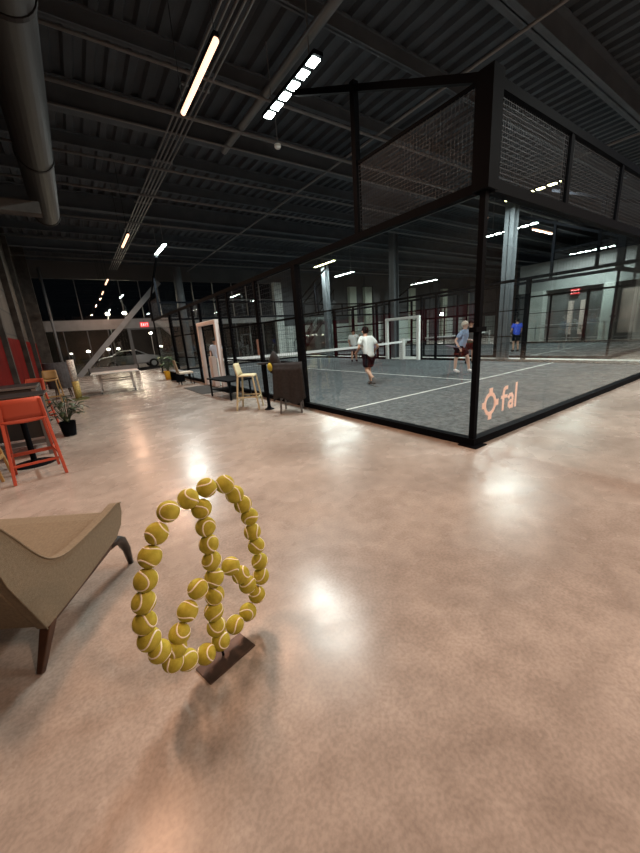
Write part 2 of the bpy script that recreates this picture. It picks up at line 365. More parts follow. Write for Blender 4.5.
# logo on first pane
g = LOGO[0]
def stroke(bm, pts, w, y=-.012, close=False):
    n_ = len(pts)
    for i in range(n_ if close else n_-1):
        p = Vector((pts[i][0], y, pts[i][1])); q = Vector((pts[(i+1) % n_][0], y, pts[(i+1) % n_][1])); d = (q-p).normalized()
        e_ = Vector((0, -.0004*(i % 7), 0)); bar(bm, p-d*w*.3+e_, q+d*w*.3+e_, w, .004, (0, 1, 0))
bm = B(); cx_, cz_ = .36, .50
ring = [(cx_+.125*math.cos(a), cz_+.135*math.sin(a)) for a in [2*PI*k/20 for k in range(20)]]
stroke(bm, ring, .05, close=True)
for a in (PI/2, PI, -PI/2, 0): stroke(bm, [(cx_+.135*math.cos(a), cz_+.15*math.sin(a)), (cx_+.175*math.cos(a), cz_+.19*math.sin(a))], .085, -.0175)
obj('logo_emblem', bm, M_logo, g)
bm = B(); w_ = .052
stroke(bm, [(.70, .36), (.70, .60), (.715, .645), (.745, .665), (.79, .665)], w_)     # f
stroke(bm, [(.645, .545), (.785, .545)], .045, -.0165)
stroke(bm, [(.845, .515), (.875, .545), (.925, .545), (.955, .515), (.955, .36)], w_)  # a
stroke(bm, [(.955, .455), (.885, .455), (.85, .43), (.85, .395), (.885, .37), (.93, .38), (.955, .405)], w_*.9, -.0165)
stroke(bm, [(1.045, .36), (1.045, .69)], w_)                                           # l
obj('logo_lettering', bm, M_logo, g)

# nets
def net(x0, yn, label):
    t = thing('padel_net', label, 'net', (x0, yn, 0))
    bm = B(); step = .1
    for i in range(98): bar(bm, (.15+i*step, 0, .02), (.15+i*step, 0, .88), .003)
    for j in range(9): bar(bm, (.1, 0, .04+j*.1), (9.9, 0, .04+j*.1), .003)
    obj('net_mesh', bm, M_black, t)
    bm = B(); N = 24
    for i in range(N):
        a, b = .1+9.8*i/N, .1+9.8*(i+1)/N; z = lambda x: .92-.05*(1-((x-5)/5)**2)
        bar(bm, (a, 0, z(a)), (b, 0, z(b)), .012, .10)
    obj('net_tape', bm, mat('net_tape_white', (.85, .9, .9), .6), t)
    for x in (.1, 9.9): obj('net_post', bx((x-.05, -.05, .014), (x+.05, .05, 1.0)), M_white, t)
    return t
net(4.08, 12.45, 'white taped net across the nearest padel court')
net(15.66, 14.4, 'white taped net across the second padel court')

# padded gate frames around the side entrances
def gate(x, y, label, m, w=1.9, hgt=2.14, sgn=-1):
    t = thing('gate_frame', label, 'gate', (x, y, 0)); d = .14
    for s in (-1, 1): bevel(obj('gate_post', bx((-d, s*w/2-.08, 0), (0, s*w/2+.08, hgt)), m, t), .02)
    bevel(obj('gate_lintel', bx((-d, -w/2-.08, hgt), (0, w/2+.08, hgt+.13)), m, t), .02)
    bevel(obj('post_pad', bx((-d*.95, -.12, 0), (.06, .16, 1.05)), m, t), .03)
    obj('pad_top', bx((-d*.95+.01, -.1, 1.05), (.05, .14, 1.075)), M_white, t)
    return t
gate(4.08-.08, 12.4, 'white padded gate frame at the side opening of the near court', mat('pad_blush', (.80, .74, .72), .5))
gate(14.0, 12.5, 'white gate frame on the far side of the near court, beside the column', mat('pad_white', (.88, .94, .92), .5), w=2.1, hgt=2.0)

# ================================================================== LIGHTS
def flood(x, y, z, length, label, power=P_COURT, nseg=6, color=C_COURT, pipez=ZC-.01, warm=False):
    t = thing('court_floodlight', label, 'ceiling light', (x, y, z), 0, 'court floodlights')
    obj('light_housing', bx((-.09, -length/2, .03), (.09, length/2, .09)), M_black, t)
    for s in (-1, 1):
        bm = B(); tube(bm, [(0, s*length*.36, .09), (0, s*length*.36, pipez-z)], .012, 6); obj('hanger', bm, M_pipe, t)
    me = mat('led_cool', (.9, 1, .95), .3, emit=(.84, 1, .93), estr=26)
    if warm: me = mat('led_yellowish', (1, 1, .8), .3, emit=(1, .98, .50), estr=14)
    s = length/nseg
    for i in range(nseg):
        yy = -length/2+s*(i+.5); obj('led_panel', bx((-.075, yy-s*.32, .008), (.075, yy+s*.32, .03)), me, t)
    if length < 2.2 and y < 7:
        for i in range(nseg): area(t, (0, -length/2+s*(i+.5), .006), .13, s*.6, power/nseg, color)
    else: area(t, (0, 0, -.01), .14, length, power, color)
    return t
flood(4.2, 6.45, 5.9, 1.9, 'row of six bright led panels over the near corner of the court', P_COURT)
flood(4.25, 18.6, 5.9, 2.1, 'small distant led bar over the near side of the court, left of the lamps', P_COURT)
flood(13.75, 6.45, 5.72, 2.1, 'bright led bar seen through the wire mesh above the logo pane', P_COURT, warm=True)
flood(14.25, 19.3, 5.9, 2.3, 'yellowish led bar seen through the glass left of the man in white', P_COURT, warm=True)
flood(16.1, 8.4, 5.25, 2.2, 'dashed led bar crossing behind the steel column', P_COURT*.45)
flood(16.1, 19.6, 5.4, 2.0, 'tiny led bar just right of the yellowish one', P_COURT*.7)
flood(26.2, 8.8, 5.25, 2.3, 'led bar over the far side of the second court, against the grey block', P_COURT*.9)
flood(26.6, 21.3, 5.4, 2.9, 'led bar in the middle of the view above the far gate frame', P_COURT*.9)
flood(38, 20, 5.6, 3, 'led bar deep in the hall behind the second court', P_COURT*.9)

def pendant(x, y, z, length, label, axis='y', power=P_PINK):
    t = thing('pendant_tube_light', label, 'pendant light', (x, y, z), 0 if axis == 'y' else PI/2, 'warm tube pendants')
    me = mat('tube_warm', (1, .75, .6), .3, emit=(1, .55, .36), estr=2.2)
    bm = B(); tube(bm, [(0, -length/2, 0), (0, length/2, 0)], .034, 12); obj('tube_diffuser', bm, me, t, True)
    obj('tube_housing', bx((-.03, -length/2-.02, .03), (.03, length/2+.02, .075)), M_black, t)
    for s in (-1, 1):
        bm = B(); tube(bm, [(0, s*length*.48, .07), (0, s*length*.48, ZC-.01-z)], .005, 5); obj('wire', bm, M_black, t)
    area(t, (0, 0, -.037), .06, length, power, C_PINK)
    return t
pendant(2.05, 5.35, 4.9, 1.5, 'largest glowing pink tube lamp, nearest to the camera')
pendant(2.05, 13.5, 4.9, 1.5, 'second pink tube lamp of the row, above the left aisle')
pendant(2.05, 21.6, 4.9, 1.5, 'third pink tube lamp of the row, small and round looking')
pendant(2.1, 25.7, 4.9, 1.2, 'last pink tube lamp of the row, next to the end wall', power=40)
pendant(2.05, -2.8, 4.9, 1.5, 'pink tube lamp behind the camera', power=190)
flood(9.6, -1.6, 6.1, 1.9, 'added unseen led bar brightening the right aisle from behind the camera', 480)  # unseen floodlight added to brighten the floor on the right
pendant(16.0, -2.2, 4.9, 1.6, 'pink tube lamp hung crosswise, mirrored in the right glass beside the steel column', 'x', 130)
pendant(11.3, -2.2, 4.9, 1.5, 'pink tube lamp hung crosswise, mirrored beside the corner post', 'x', 130)
pendant(6.8, -2.2, 4.9, 1.5, 'added unseen pink tube lamp hung crosswise behind the camera to the right', 'x', 190)  # unseen lamp added to light the logo pane and right floor
pendant(-.40, 3.2, 4.3, .9, 'pink tube lamp beside the round duct, above the lounge chair', power=95)

# pipes, tray, duct
M_p = M_pipe
def pipe(pts, r, label, cat='pipe', m=None, name='ceiling_pipe', group='ceiling pipes'):
    bm = B(); tube(bm, pts, r, 10); o = obj(name, bm, m or M_p, None, True); return tag(o, label, cat, group)
pipe([(4.26, -6, 6.38), (4.26, 9.9, 6.38)], .085, 'thick pipe carrying the row of six bright led panels')
pipe([(7.45, 3, 6.38), (7.45, 26, 6.38)], .03, 'long thin pipe running away over the court, from above the corner post')
for y_, z_, r_, lab in ((7.45, 6.3, .03, 'thin cross pipe just beyond the nearest pink lamp'), (8.75, 6.3, .04, 'cross pipe behind the six led panels'), (9.5, 6.3, .022, 'thinnest cross pipe behind the six led panels'),
                   (11.3, 6.25, .03, 'cross pipe halfway to the second pink lamp'), (13.3, 6.25, .035, 'cross pipe above the second pink lamp'), (16.2, 6.25, .035, 'cross pipe beyond the second pink lamp'),
                   (19.4, 6.25, .035, 'cross pipe before the third pink lamp'), (23, 6.25, .035, 'farthest cross pipe near the end wall')):
    pipe([(XW, y_, z_), (30, y_, z_)], r_, lab)
pipe([(13.6, 3, 6.2), (13.6, 26, 6.2)], .03, 'thin pipe running away above the far side of the near court')
pipe([(-.75, 26.2, 0), (-.75, 26.2, 6.3)], .07, 'vertical pipe beside the end wall, left of the diagonal brace', group=None)
t = thing('cable_tray', 'ladder of parallel black conduits under the roof above the pink lamps', 'cable tray', (2.95, 0, 6.3))
for i in range(5):
    bm = B(); tube(bm, [(-.2+i*.1, -6, 0), (-.2+i*.1, 26, 0)], .018, 6); obj('conduit', bm, M_p, t, True)
for i in range(10): obj('tray_bracket', bx((-.27, -5+i*3.2, .02), (.27, -4.94+i*3.2, .05)), M_p, t)
t = thing('air_duct', 'fat round dark air duct hanging along the left side', 'duct', (.12, 0, 4.95))
bm = B(); tube(bm, [(0, -8, 0), (0, 11.8, 0)], .27, 28); obj('duct_body', bm, M_duct, t, True)
for y_ in (-2, 1.5, 5, 8.5, 11.7):
    bm = B(); tube(bm, [(0, y_-.03, 0), (0, y_+.03, 0)], .285, 28); obj('duct_collar', bm, M_duct, t)
for y_ in (3, 9):
    bm = B(); tube(bm, [(0, y_, .27), (0, y_, 2.0)], .01, 6); obj('hanger', bm, M_p, t)
t = thing('sensor_bracket', 'small white ceiling device on a bracket right of the six led panels', 'sensor', (4.9, 8.2, 5.95))
obj('arm', bx((-.9, -.015, 0), (0, .015, .03)), M_pipe, t); bm = B(); tube(bm, [(0, 0, 0), (0, 0, ZC-.01-5.95)], .014, 6); obj('drop_rod', bm, M_pipe, t)
bm = B(); lathe(bm, [(.05, -.08), (.08, -.05), (.08, 0), (.03, .02)], 14); obj('sensor_head', bm, M_white, t)

# exit sign
def exit_sign(x, y, z, rz, label):
    t = thing('exit_sign', label, 'exit sign', (x, y, z), rz)
    obj('sign_box', bx((-.26, -.03, -.16), (.26, .03, .16)), mat('sign_body', (.3, .02, .02), .5, emit=(1, .05, .06), estr=.9), t)
    bm = B(); me = mat('sign_letter', (1, .6, .6), .5, emit=(1, .45, .42), estr=2.6)
    def st(p):
        for a, b in zip(p, p[1:]): bar(bm, (a[0], -.034, a[1]), (b[0], -.034, b[1]), .022, .006, (0, 1, 0))
    for i, L_ in enumerate('EXIT'):
        o_ = -.17+i*.115; h_ = .085
        if L_ == 'E':
            st([(o_-.035, -h_), (o_-.035, h_)])
            for zz in (-h_, 0, h_): st([(o_-.035, zz), (o_+.035, zz)])
        if L_ == 'X': st([(o_-.035, -h_), (o_+.035, h_)]); st([(o_-.035, h_), (o_+.035, -h_)])
        if L_ == 'I': st([(o_, -h_), (o_, h_)])
        if L_ == 'T': st([(o_, -h_), (o_, h_)]); st([(o_-.04, h_), (o_+.04, h_)])
    obj('lettering', bm, me, t); bm = B(); tube(bm, [(0, 0, .16), (0, 0, .28)], .012, 6); obj('stem', bm, M_black, t); return t
exit_sign(4.28, YE-.04, 3.05, 0, 'lit red EXIT sign over the dark doorway of the end wall')
exit_sign(28.15, 10.1, 3.17, PI/2*3, 'small added red EXIT sign standing in for a reflection in the right glass')  # sign added in place of a small red reflection in the glass

# ================================================================== PEACE SIGN OF TENNIS BALLS
D = .0955
def ball_mesh():
    bm = B(); r = D/2*.985
    bmesh.ops.create_uvsphere(bm, u_segments=24, v_segments=16, radius=r)
    for f in bm.faces: f.material_index = 0
    a_, b_ = .75, .25; c_ = 2*math.sqrt(a_*b_); N = 60; pts = []
    for i in range(N):
        t_ = 2*PI*i/N; v = Vector((a_*math.cos(t_)+b_*math.cos(3*t_), a_*math.sin(t_)-b_*math.sin(3*t_), c_*math.sin(2*t_))); pts.append(v.normalized())
    rings = []
    for i in range(N):
        d = (pts[(i+1) % N]-pts[i-1]).normalized(); nn = pts[i]; s = d.cross(nn).normalized(); c = nn*(r-.0006)
        rings.append([bm.verts.new(c+s*.0038*math.cos(a)+nn*.0018*math.sin(a)) for a in [2*PI*k/6 for k in range(6)]])
    for i in range(N):
        for k in range(6):
            f = bm.faces.new((rings[i][k], rings[i][(k+1) % 6], rings[(i+1) % N][(k+1) % 6], rings[(i+1) % N][k])); f.material_index = 1
    return bm
U = Vector((.930, .353, -.106)); Wv = Vector((.080, .087, .993)); NN = U.cross(Wv).normalized()
CAMP = Vector((0, 0, 1.56)); SCL = 1.03
CTR = CAMP+(Vector((.317, 1.474, .517))-CAMP)*SCL
BALLS = [(0.0217, 0.415), (0.13, 0.3996), (0.1863, 0.3285), (0.2349, 0.2582), (0.2746, 0.1736), (0.2855, 0.0812), (0.3059, -0.0093), (0.3214, -0.112), (0.3206, -0.2016), (0.279, -0.2926), (0.203, -0.352), (0.1084, -0.3645), (0.0107, -0.3891), (-0.0788, -0.3951), (-0.1745, -0.3504), (-0.241, -0.3022), (-0.2935, -0.2161), (-0.3299, -0.1322), (-0.3382, -0.0491), (-0.3307, 0.037), (-0.3114, 0.1232), (-0.2821, 0.2124), (-0.2423, 0.2962), (-0.1808, 0.3699), (-0.0801, 0.3931), (-0.0178, 0.3239), (-0.0054, 0.2294), (0.0015, 0.1376), (0.0074, 0.0487), (0.0118, -0.0413), (0.0044, -0.132), (-0.0099, -0.2099), (-0.0049, -0.2979), (-0.0831, -0.048), (-0.1464, -0.122), (-0.1979, -0.2013), (-0.2213, -0.2543), (0.1177, -0.0362), (0.1781, -0.1176), (0.2184, -0.196)]
root = thing('tennis_ball_peace_sign', 'peace sign sculpture made of yellow tennis balls on a dark metal plate', 'sculpture', (0, 0, 0))
first = None
for i, (a, b) in enumerate(BALLS):
    p = CTR+U*a+Wv*b
    if first is None: o = obj('tennis_ball', ball_mesh(), [M_felt, M_seam], root, True); first = o
    else: o = first.copy(); COL.objects.link(o); o.parent = root
    o.location = p; o.rotation_euler = (random.uniform(0, 6.3), random.uniform(0, 6.3), random.uniform(0, 6.3))
M_plate = mat('bronzed_steel', (.075, .05, .042), .38, .5, noise=.4, nscale=12)
# plate corners on the floor
pc = [Vector(v) for v in ((.169, 1.50, 0), (.205, 1.375, 0), (.462, 1.44, 0), (.426, 1.565, 0))]
bm = B(); prism(bm, pc, (0, 0, 0), (0, 0, .008)); obj('base_plate', bm, M_plate, root)
bm = B(); tube(bm, [(.307, 1.487, .008), (.303, 1.487, .07)], .006, 8); obj('pin', bm, M_black, root)

# ================================================================== LOUNGE CHAIR
s_ = unit((.45, .66, 0)); n_ = unit((-.66, .45, 0))     # along the side, and across the chair (away to the left)
ch = thing('lounge_chair', 'olive brown upholstered lounge chair with dark wooden legs at the left edge', 'armchair', (-.43, 1.99, 0), math.atan2(s_.y, s_.x))
# local frame: x forward, y across (left)
WCH = 1.0
def catmull(p, n=6):
    o_ = []
    for i in range(len(p)-1):
        a_, b_, c_, d_ = p[max(i-1, 0)], p[i], p[i+1], p[min(i+2, len(p)-1)]
        for k_ in range(n):
            t_ = k_/n; o_.append(tuple(.5*((2*b_[j])+(c_[j]-a_[j])*t_+(2*a_[j]-5*b_[j]+4*c_[j]-d_[j])*t_*t_+(3*b_[j]-a_[j]-3*c_[j]+d_[j])*t_**3) for j in (0, 1)))
    return o_+[p[-1]]
ARM = catmull([(.842, .50), (.79, .515), (.68, .50), (.52, .485), (.38, .477), (.27, .482), (.18, .52), (.11, .60), (.03, .74), (-.05, .87)])
def side_poly(): return [(.045, .2), (.30, .225), (.72, .29), (.80, .35), (.84, .43)]+ARM+[(-.10, .885), (-.12, .82), (-.07, .55)]
def slab(poly, y0, y1, flare=0):
    bm = B(); prism(bm, [(x, 0, z) for x, z in poly], (0, y0, 0), (0, y1, 0)); return bm
o = bevel(obj('side_panel', slab(side_poly(), 0, .055), M_fabric, ch), .016, 3)
o = bevel(obj('side_panel', slab(side_poly(), WCH-.055, WCH), M_fabric, ch), .016, 3)
bm = B(); prism(bm, [(.05, 0, .205), (.12, 0, .225), (.035, 0, .60), (-.045, 0, .865), (-.10, 0, .865), (-.10, 0, .72), (-.065, 0, .52)], (0, .05, 0), (0, WCH-.05, 0)); bevel(obj('backrest', bm, M_fabric, ch), .015, 3)
bm = B(); prism(bm, [(.06, 0, .23), (.70, 0, .30), (.79, 0, .37), (.815, 0, .44), (.79, 0, .462), (.70, 0, .455), (.40, 0, .40), (.10, 0, .37)], (0, .056, 0), (0, WCH-.056, 0)); bevel(obj('seat_cushion', bm, M_fabric, ch), .02, 3)
for yy in (-.002, WCH+.002):
    bm = B(); top = ARM
    tube(bm, [(x, yy, z) for x, z in top], .005, 6); obj('piping', bm, M_fabric, ch, True)
    bm = B(); tube(bm, [(.045, yy, .2), (-.07, yy, .55), (-.118, yy, .80)], .004, 6); obj('piping', bm, M_fabric, ch, True)
for yy in (.03, WCH-.03):
    bm = B(); bar(bm, (.07, yy, .195), (.74, yy, .272), .045, .03); bevel(obj('side_rail', bm, M_wood, ch), .006)
    bm = B(); bar(bm, (.10, yy, .215), (-.03, yy, 0), .05, .06, (0, 1, 0), .03, .03); bevel(obj('leg', bm, M_wood, ch), .006)
    bm = B(); pts = [(.66, yy, .26), (.74, yy, .262), (.80, yy, .215), (.835, yy, .13), (.845, yy, 0)]; ws = [.06, .085, .085, .068, .045]
    for (p, q, a, b) in zip(pts, pts[1:], ws, ws[1:]): bar(bm, p, q, .035, a, (0, 1, 0), .035, b)
    o = B(); tube(o, pts, [w_*.42 for w_ in ws], 10); bm.free(); obj('leg', o, mat('ebonised_wood', (.016, .013, .012), .35), ch, True)

# ================================================================== STOOLS AND TABLES
def stool(label, m, loc, rz, cat='bar stool', group=None, top=1.05, seat=.78, w=.46, dpt=.48):
    """faces local +y; back legs run up to the backrest"""
    t = thing('bar_stool', label, cat, loc, rz, group); hw = w/2; hd = dpt/2
    for s in (-1, 1):
        bm = B(); bar(bm, (s*(hw+.015), -hd-.03, 0), (s*(hw-.035), -hd+.06, seat), .036, .036); bar(bm, (s*(hw-.035), -hd+.06, seat), (s*(hw-.055), -hd+.0, top-.01), .036, .034); bevel(obj('leg', bm, m, t), .006)
        bm = B(); bar(bm, (s*(hw-.01), hd+.02, 0), (s*(hw-.055), hd-.07, seat), .032); bevel(obj('leg', bm, m, t), .006)
        bm = B(); bar(bm, (s*(hw-.01), -hd+.01, .30), (s*(hw-.025), hd-.02, .30), .02, .03); obj('stretcher', bm, m, t)
    bm = B(); bar(bm, (-hw+.02, hd-.01, .27), (hw-.02, hd-.01, .27), .022, .045); obj('footrest', bm, m, t)
    bm = B(); bar(bm, (-hw+.02, -hd+.02, .22), (hw-.02, -hd+.02, .22), .02, .03); obj('stretcher', bm, m, t)
    # curved seat
    bm = B(); N = 8; g = [[None]*(N+1) for _ in range(N+1)]
    for i in range(N+1):
        for j in range(N+1):
            x = (-1+2*i/N)*(hw-.03); y = -hd+.04+(dpt-.10)*j/N; z = seat+.018*((2*i/N-1)**2)-.012*(j/N > .9); g[i][j] = bm.verts.new((x, y, z))
    for i in range(N):
        for j in range(N): bm.faces.new((g[i][j], g[i+1][j], g[i+1][j+1], g[i][j+1]))
    o = obj('seat', bm, m, t, True); sd = o.modifiers.new('s', 'SOLIDIFY'); sd.thickness = .035; sd.offset = -1
    # curved backrest shell
    bm = B(); g = [[None]*5 for _ in range(N+1)]
    for i in range(N+1):
        for j in range(5):
            u_ = -1+2*i/N; x = u_*(hw-.045); y = -hd+.055-.055*j/4-.05*(1-u_*u_)*(j+2)/6; z = seat+.015+(top-seat-.01)*j/4; g[i][j] = bm.verts.new((x, y, z))
    for i in range(N):
        for j in range(4): bm.faces.new((g[i][j], g[i+1][j], g[i+1][j+1], g[i][j+1]))
    o = obj('backrest', bm, m, t, True); sd = o.modifiers.new('s', 'SOLIDIFY'); sd.thickness = .016
    return t
stool('red plastic bar stool nearest the camera, pushed up to the black table', M_red, (-.72, 5.78, 0), R(8), w=.50, dpt=.50)
stool('red bar stool half hidden behind the dark table', M_red, (-.98, 9.6, 0), R(150))
stool('mustard wooden looking bar stool in front of the grey tub chair', M_yel, (-.82, 13.6, 0), R(175), w=.44)
stool('mustard bar stool cut by the left edge of the picture', M_yel, (-1.31, 6.0, 0), R(-95), w=.42, dpt=.42)
stool('olive cream bar stool standing by the court side beside the black table', M_beige, (3.12, 7.45, 0), R(-128), w=.46, dpt=.46)

def pedestal(label, loc, h=1.05, r=.36, br=.27, square=False):
    t = thing('pedestal_table', label, 'table', loc)
    bm = B()
    if square: box(bm, (-r, -r, h-.03), (r, r, h))
    else: lathe(bm, [(r, h-.03), (r, h)], 32)
    bevel(obj('table_top', bm, mat('black_laminate', (.02, .02, .022), .35), t), .006)
    bm = B(); lathe(bm, [(.036, .05), (.036, h-.03)], 16); obj('column', bm, M_black, t)
    bm = B(); lathe(bm, [(br, 0), (br, .008), (br*.9, .016), (.06, .03), (.042, .07)], 32); obj('base', bm, M_black, t); return t
pedestal('black pedestal bar table behind the nearest red stool', (-.82, 6.42, 0), 1.03, .34, .27, True)
pedestal('slim black pole table between the cream stool and the draped stool', (3.36, 6.98, 0), 1.05, .16, .11)
# grey framed table / cabinet behind
t = thing('steel_framed_counter', 'dark counter with grey steel frame behind the black pedestal table', 'counter', (-1.08, 7.28, 0))
for sx in (-1, 1):
    for sy in (-1, 1): obj('leg', bx((sx*.44-.03, sy*.40-.03, 0), (sx*.44+.03, sy*.40+.03, 1.06)), M_steel, t)
obj('counter_top', bx((-.47, -.42, 1.06), (.47, .42, 1.10)), mat('black_laminate', (.02, .02, .022), .35), t); obj('top_edging', bx((-.49, -.44, 1.07), (.49, -.42, 1.105)), M_steel, t)
obj('infill_panel', bx((-.40, -.41, .3), (.41, -.38, 1.06)), mat('dark_panel', (.03, .032, .033), .6), t)
obj('infill_panel', bx((.43, -.37, .3), (.45, .37, 1.06)), mat('dark_panel', (.03, .032, .033), .6), t)
obj('stretcher', bx((-.42, -.42, .2), (.42, -.38, .26)), M_steel, t)

# plants
def leafy(label, loc, m_pot, pot_r, pot_h, n_leaf, hgt, spread, name='potted_plant', ml=None, ll=.16):
    t = thing(name, label, 'plant', loc); bm = B()
    lathe(bm, [(pot_r*.75, 0), (pot_r, pot_h), (pot_r*.9, pot_h), (pot_r*.85, pot_h*.9)], 24); obj('pot', bm, m_pot, t)
    bm = B(); lf = B()
    for i in range(n_leaf):
        a = i*2.4; rr = spread*random.uniform(.3, 1); zz = pot_h+hgt*random.uniform(.2, 1)
        p = Vector((rr*math.cos(a), rr*math.sin(a), zz)); b0 = Vector((.02*math.cos(a), .02*math.sin(a), pot_h*.9))
        tube(bm, [b0, (b0+p)/2+Vector((0, 0, .05)), p], .005, 5)
        d = Vector((math.cos(a), math.sin(a), random.uniform(-.5, .4))).normalized(); s = d.cross(Vector((0, 0, 1))).normalized(); u = s.cross(d)
        L_ = ll*random.uniform(.7, 1.2); Wd = L_*.32
        c0 = lf.verts.new(p); row = []
        for q, wq in ((.3, .8), (.6, 1), (.85, .55)):
            row.append((lf.verts.new(p+d*L_*q+s*Wd*wq-u*L_*q*q*.25+u*.01), lf.verts.new(p+d*L_*q-u*L_*q*q*.25), lf.verts.new(p+d*L_*q-s*Wd*wq-u*L_*q*q*.25+u*.01)))
        tip = lf.verts.new(p+d*L_-u*L_*.3)
        lf.faces.new((c0, row[0][0], row[0][1])); lf.faces.new((c0, row[0][1], row[0][2]))
        for r1, r2 in zip(row, row[1:]):
            lf.faces.new((r1[0], r2[0], r2[1], r1[1])); lf.faces.new((r1[1], r2[1], r2[2], r1[2]))
        lf.faces.new((row[-1][0], tip, row[-1][1])); lf.faces.new((row[-1][1], tip, row[-1][2]))
    obj('stems', bm, m_pot if False else M_leafd, t); o = obj('foliage', lf, ml or M_leaf, t, True); sd = o.modifiers.new('s', 'SOLIDIFY'); sd.thickness = .003
    return t
leafy('dark green potted plant in a black pot beside the counter', (-.40, 8.1, 0), M_black, .14, .28, 40, .5, .32, ml=M_leafd)
leafy('small plant in a bright yellow pot near the end of the glass wall', (3.42, 17.6, 0), mat('yellow_pot', (.72, .42, .02), .5), .2, .4, 34, .7, .34, ml=M_leaf, ll=.26)

# grey tub chair and display tube
t = thing('tub_chair', 'tall dark grey barrel backed chair behind the mustard stool', 'chair', (-.62, 15.4, 0))
bm = B(); N = 20; pr = []
for i in range(N+1):
    a = R(-205)+R(230)*i/N; pr.append((.40*math.cos(a), .40*math.sin(a)))
for z0, z1 in ((.35, 1.25),):
    vi = []
    for (x, y) in pr: vi.append((bm.verts.new((x, y, z0)), bm.verts.new((x*1.05, y*1.05, z1)), bm.verts.new((x*.86, y*.86, z1)), bm.verts.new((x*.86, y*.86, z0))))
    for a, b in zip(vi, vi[1:]):
        for k in range(4): bm.faces.new((a[k], a[(k+1) % 4], b[(k+1) % 4], b[k]))
    bm.faces.new(vi[0]); bm.faces.new(vi[-1][::-1])
M_tub = mat('slate_felt', (.085, .09, .10), .95, noise=.25, nscale=10)
obj('backrest', bm, M_tub, t, False); bm = B(); lathe(bm, [(.33, .34), (.35, .4), (.34, .5), (.28, .52)], 24); obj('seat', bm, M_tub, t, True)
for a in range(4):
    bm = B(); x, y = .26*math.cos(a*PI/2+.7), .26*math.sin(a*PI/2+.7); tube(bm, [(x, y, .36), (x*1.2, y*1.2, 0)], [.025, .016], 8); obj('leg', bm, M_wood, t)
t = thing('display_tube', 'tall slim tube with white speckled top and yellow lower half beside the grey chair', 'display', (-.2, 14.15, 0))
bm = B(); lathe(bm, [(.1, .04), (.1, .62)], 16); obj('lower_tube', bm, mat('straw_yellow', (.45, .37, .12), .6, noise=.4, nscale=20), t, True)
bm = B(); lathe(bm, [(.095, .62), (.1, 1.32)], 16); obj('upper_tube', bm, mat('speckled_white', (.2, .2, .2), .6, col2=(.9, .88, .8), nscale=28), t, True)
bm = B(); lathe(bm, [(.3, 0), (.28, .03), (.12, .05)], 20); obj('base', bm, mat('green_mat', (.09, .11, .04), .9), t)

# table tennis table
t = thing('table_tennis_table', 'pale folding table tennis table standing across the far aisle', 'table tennis table', (1.1, 15.35, 0), R(-4))
M_pp = mat('pale_top', (.52, .50, .48), .4); 
obj('table_top', bx((-.76, -1.0, .74), (.76, 1.0, .77)), M_pp, t); obj('edge_line', bx((-.76, -1.003, .735), (.76, -.997, .772)), M_white, t)
bm = B(); bar(bm, (-.86, 0, .92), (.86, 0, .92), .012, .02); box(bm, (-.84, -.003, .78), (.84, .003, .90)); obj('net', bm, M_steel, t)
for s in (-1, 1): obj('net_post', bx((s*.82-.015, -.015, .70), (s*.82+.015, .015, .93)), M_black, t)
for sy in (-.55, .55):
    for sx in (-.55, .55):
        bm = B(); bar(bm, (sx, sy, .06), (sx*.95, sy, .74), .05, .05); obj('leg', bm, M_pp, t)
        bm = B(); tube(bm, [(sx-.02, sy, .04), (sx+.02, sy, .04)], .04, 12); obj('caster', bm, M_black, t)
    obj('stretcher', bx((-.55, sy-.02, .42), (.55, sy+.02, .47)), M_pp, t)

# bits by the court side
o = obj('door_mat', bx((3.0, 10.9, .001), (3.88, 13.2, .012)), mat('mat_rubber', (.03, .032, .032), .9, bump=.5, bscale=80)); tag(o, 'dark rubber mat on the floor in front of the gate frame', 'mat')
t = thing('low_table', 'low black table in front of the court between the gate and cream stool', 'table', (3.45, 9.6, 0), R(4))
obj('table_top', bx((-.36, -.75, .5), (.36, .75, .54)), M_black, t)
for sx in (-1, 1):
    for sy in (-1, 1): obj('leg', bx((sx*.3-.02, sy*.66-.02, 0), (sx*.3+.02, sy*.66+.02, .5)), M_black, t)
obj('shelf', bx((-.3, -.66, .2), (.3, .66, .22)), M_black, t)
t = thing('side_chair', 'black chair with pale cushion and tan back against the glass beyond the gate', 'chair', (3.45, 14.55, 0), R(-90))
for sx in (-1, 1):
    for sy in (-1, 1): obj('leg', bx((sx*.24-.015, sy*.24-.015, 0), (sx*.24+.015, sy*.24+.015, .42)), M_black, t)
bevel(obj('seat', bx((-.27, -.27, .42), (.27, .27, .5)), mat('cream_cushion', (.62, .60, .52), .8), t), .02)
bm = B(); prism(bm, [(-.25, -.26, .5), (.25, -.26, .5), (.17, -.34, .98), (-.17, -.34, .98)], (0, 0, 0), (0, -.03, 0)); obj('backrest', bm, mat('tan_back', (.38, .30, .2), .7), t)
t = thing('bench', 'low black bench with grey seat against the glass beyond the side chair', 'bench', (3.5, 16.2, 0))
obj('seat', bx((-.2, -.6, .42), (.2, .6, .47)), M_steel, t)
for sy in (-1, 1): obj('leg', bx((-.18, sy*.5-.02, 0), (.18, sy*.5+.02, .42)), M_black, t)
